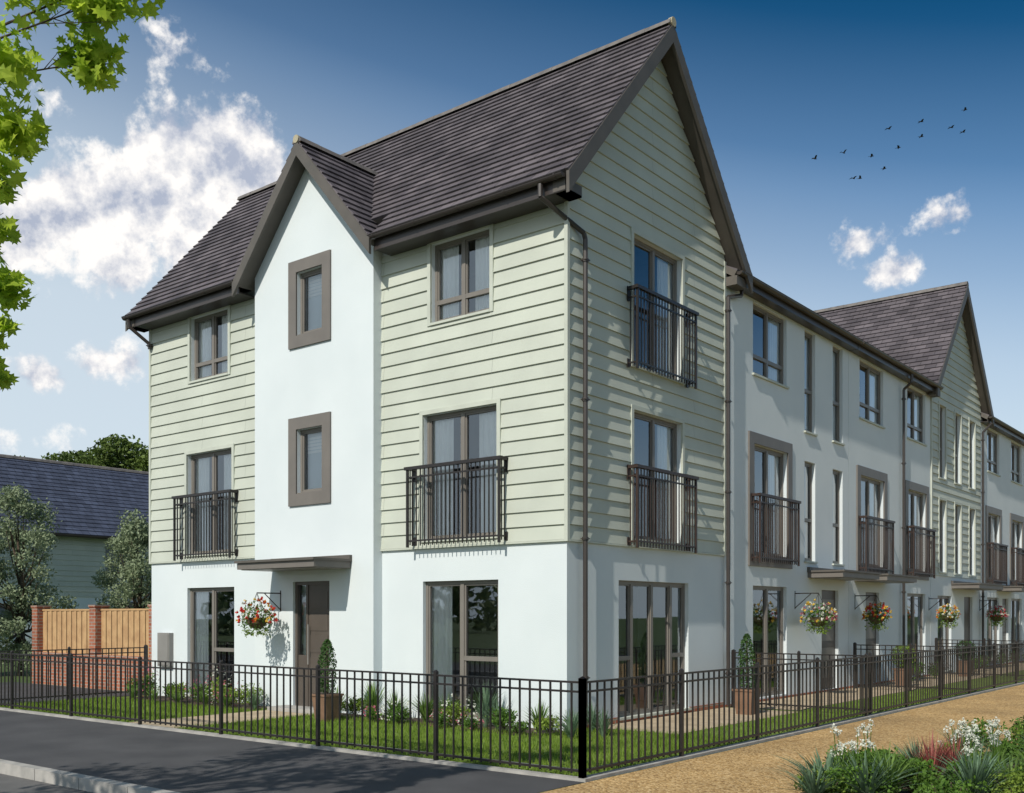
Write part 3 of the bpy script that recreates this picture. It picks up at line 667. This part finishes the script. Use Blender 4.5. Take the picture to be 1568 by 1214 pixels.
# hanging baskets
def basket(c,wallp,cols,r_=.29):
    E=empty('hanging_basket'); c=V(c); wp=V(wallp); m=MB('bracket_and_bowl',E)
    tip=V((c.x,c.y,wp.z)); m.tube(wp,tip,.011,'iron'); m.tube(wp-Z*.32,wp+Z*.05,.012,'iron'); m.tube(wp-Z*.3,wp.lerp(tip,.7),.009,'iron')
    for k in range(4):
        a=k*1.57+.4; m.tube(tip,c+V((math.cos(a)*.2,math.sin(a)*.2,0)),.004,'iron',n=4)
    m.lathe(c,[(.0,-.2),(.1,-.18),(.17,-.1),(.2,0)],'basket'); m.done()
    m=MB('flowers',E)
    clump(m,c-Z*.02,r_,520,.06,'leaf_shrub',.95,leaf,.45)
    for _ in range(50): clump(m,c+V((U(-.2,.2),U(-.2,.2),-.2-U(0,.12))),.05,3,.05,'leaf_lime')
    for _ in range(85):
        d=rdir(); d.z=abs(d.z)*.9-.35*R(); d.normalize(); p=c+d*r_*U(.92,1.08); col=random.choice(cols)
        for _ in range(7): leaf(m,p+rdir()*.018,U(.04,.06),col)
    m.done()
basket((-6.14,-.72,1.62),(-6.14,-.2,2.05),['fl_red','fl_red','fl_orange','fl_red','fl_white','fl_yellow'],.33)
basket((.5,7.95,1.62),(0,7.95,2.1),['fl_yellow','fl_white','fl_pink','fl_white'],.34); basket((.5,11.3,1.65),(0,11.3,2.1),['fl_red','fl_yellow','fl_red'])
basket((.5,16.8,1.65),(0,16.8,2.1),['fl_yellow','fl_orange','fl_white']); basket((.5,21.9,1.65),(0,21.9,2.1),['fl_pink','fl_red','fl_white'])
for y in (13.5,14.2,15.6,18.9,19.5,20.4,22.5,24,26): shrub('shrub',(.5,y,0),.25,.6,'leaf_shrub')
# birds
for px_,py_ in ((1248,243),(1292,234),(1335,239),(1354,258),(1307,273),(1317,273),(1361,197),(1376,226),(1411,186),(1411,209),(1457,195),(1475,202),(1478,168)):
    d=60+U(-3,3); c=rel((px_-784)/1572*d,d,1.67+(941-py_)/1572*d); m=MB('bird'); f=U(-.6,.6); up=U(.2,.9)
    ax=rgt*math.cos(f)+fwd*math.sin(f); wx=ax.cross(Z)
    m.tube(c-ax*.13,c,.012,'bird',.035,6); m.tube(c,c+ax*.12,.035,'bird',.012,6); m.face([c-ax*.12,c-ax*.2+wx*.04,c-ax*.2-wx*.04],'bird')
    for s in (-1,1):
        e1=c+wx*s*.14+Z*.14*up; e2=c+wx*s*.30+Z*(.14*up-.03)-ax*.06
        m.face([c+ax*.06,e1+ax*.05,e1-ax*.06,c-ax*.06],'bird'); m.face([e1+ax*.05,e2,e1-ax*.06],'bird')
    m.done()
# ---------------------------------------------------------------- light, sky, camera
sd=V((.12,-.8,.72)).normalized()
sl=bpy.data.lights.new('sun','SUN'); sl.energy=4.1; sl.angle=math.radians(.6); sl.color=(1,.945,.85)
so_=bpy.data.objects.new('sun',sl); sc.collection.objects.link(so_); so_.rotation_euler=sd.to_track_quat('Z','Y').to_euler()
w=bpy.data.worlds.new('World'); sc.world=w; w.use_nodes=True; nt=w.node_tree; L=nt.links
bg=nt.nodes['Background']; sk=N(nt,'ShaderNodeTexSky'); sk.sky_type='NISHITA'; sk.sun_disc=False
sk.sun_elevation=math.asin(sd.z); sk.sun_rotation=math.atan2(sd.x,sd.y); sk.ozone_density=2; sk.air_density=1.0; sk.dust_density=1
tc=N(nt,'ShaderNodeTexCoord'); nrm=N(nt,'ShaderNodeVectorMath',operation='NORMALIZE'); L.new(tc.outputs['Generated'],nrm.inputs[0]); D_=nrm.outputs[0]
def sdir(az,el):
    az=math.radians(az);el=math.radians(el); return (fwd*math.cos(az)+rgt*math.sin(az))*math.cos(el)+Z*math.sin(el)
blobs=[(-16.4,23.0,.085,1.3),(-18.4,21.8,.085,1.3),(-20.4,20.4,.095,1.3),(-23,20.0,.08,1.3),(-25.8,18.4,.075,1.2),(-14.8,20.4,.08,1.2),(-17.6,19.4,.09,1.2),(-20.6,18.6,.08,1.05),(-28.5,19,.1,1.2),(-21.8,12.8,.045,.9),(-24.5,12,.038,.75),(20.4,17.4,.040,.78),(23,19.6,.040,.78),(18.8,18.9,.03,.6),(-17.9,28.0,.05,.42),(-24,24.6,.045,.38),(-26,9,.05,.4),(110,25,.35,1.0),(200,28,.4,1.)]
SC=V((1,1,1.5))
D2=N(nt,'ShaderNodeVectorMath',operation='MULTIPLY'); L.new(D_,D2.inputs[0]); D2.inputs[1].default_value=SC
acc=None
def math_(op,a,b,c=None,clamp=False):
    n=N(nt,'ShaderNodeMath',operation=op); n.use_clamp=clamp
    for i_,q in enumerate((a,b,c)):
        if q is None: continue
        if isinstance(q,(int,float)): n.inputs[i_].default_value=q
        else: L.new(q,n.inputs[i_])
    return n.outputs[0]
for az,el,r_,am in blobs:
    dn=N(nt,'ShaderNodeVectorMath',operation='DISTANCE'); L.new(D2.outputs[0],dn.inputs[0]); dn.inputs[1].default_value=sdir(az,el)*SC
    o_=math_('MULTIPLY_ADD',dn.outputs['Value'],-am/r_,am)
    acc=o_ if acc is None else math_('MAXIMUM',acc,o_)
acc=math_('MAXIMUM',acc,-1.5)
def fbm(off,scale=19,det=8):
    ad=N(nt,'ShaderNodeVectorMath',operation='ADD'); L.new(D_,ad.inputs[0]); ad.inputs[1].default_value=off
    nz=N(nt,'ShaderNodeTexNoise'); nz.inputs['Scale'].default_value=scale; nz.inputs['Detail'].default_value=det; nz.inputs['Roughness'].default_value=.6
    L.new(ad.outputs[0],nz.inputs['Vector']); return nz.outputs['Fac']
f1=fbm((0,0,0)); f2=fbm((-.004,-.004,.020))
dens=math_('ADD',acc,math_('MULTIPLY_ADD',f1,2.6,-1.50))
cm=N(nt,'ShaderNodeMapRange'); cm.interpolation_type='SMOOTHSTEP'; cm.inputs['From Min'].default_value=0; cm.inputs['From Max'].default_value=.40; L.new(dens,cm.inputs['Value'])
shade=math_('MULTIPLY_ADD',math_('SUBTRACT',f1,f2),4.6,.66,True)
cc=N(nt,'ShaderNodeMixRGB'); cc.inputs[1].default_value=(.44,.49,.61,1); cc.inputs[2].default_value=(1.05,1.02,.99,1); L.new(shade,cc.inputs[0])
sep=N(nt,'ShaderNodeSeparateXYZ'); L.new(D_,sep.inputs[0])
dt=N(nt,'ShaderNodeVectorMath',operation='DOT_PRODUCT'); L.new(D_,dt.inputs[0]); dt.inputs[1].default_value=rgt
zz=math_('ADD',sep.outputs[2],math_('MULTIPLY',dt.outputs['Value'],.20))
ramp=N(nt,'ShaderNodeValToRGB'); el=ramp.color_ramp.elements; el[0].position=.2; el[0].color=(.9,.98,1.0,1); el[1].position=.56; el[1].color=(.035,.34,.50,1)
e=el.new(.42); e.color=(.34,.68,.86,1)
L.new(zz,ramp.inputs['Fac'])
haze=N(nt,'ShaderNodeValToRGB'); el=haze.color_ramp.elements; el[0].position=.02; el[0].color=(.95,)*3+(1,); el[1].position=.54; el[1].color=(.0,)*3+(1,)
for p_,v_ in ((.2,.84),(.30,.60),(.37,.32),(.45,.08)): e=el.new(p_); e.color=(v_,v_,v_,1)
L.new(zz,haze.inputs['Fac'])
sc1=N(nt,'ShaderNodeVectorMath',operation='MULTIPLY'); L.new(sk.outputs[0],sc1.inputs[0]); L.new(ramp.outputs['Color'],sc1.inputs[1])
mh=N(nt,'ShaderNodeMixRGB'); L.new(haze.outputs['Color'],mh.inputs[0]); L.new(sc1.outputs[0],mh.inputs[1]); mh.inputs[2].default_value=(.66/.12,.76/.12,.84/.12,1)
sc2=N(nt,'ShaderNodeVectorMath',operation='SCALE'); L.new(cc.outputs[0],sc2.inputs[0]); sc2.inputs['Scale'].default_value=1/.12
mixc=N(nt,'ShaderNodeMixRGB'); L.new(cm.outputs[0],mixc.inputs[0]); L.new(mh.outputs[0],mixc.inputs[1]); L.new(sc2.outputs[0],mixc.inputs[2])
L.new(mixc.outputs[0],bg.inputs['Color']); bg.inputs['Strength'].default_value=.12
cd=bpy.data.cameras.new('camera'); co=bpy.data.objects.new('camera',cd); sc.collection.objects.link(co); sc.camera=co
cd.sensor_width=36; cd.lens=36*1572/1568; cd.shift_y=(941-607)/1568; cd.clip_end=3000; cd.clip_start=.1
co.location=CAM; co.rotation_euler=(math.pi/2,0,hd)
sc.view_settings.view_transform='Standard'; sc.view_settings.look='None'; sc.view_settings.exposure=0
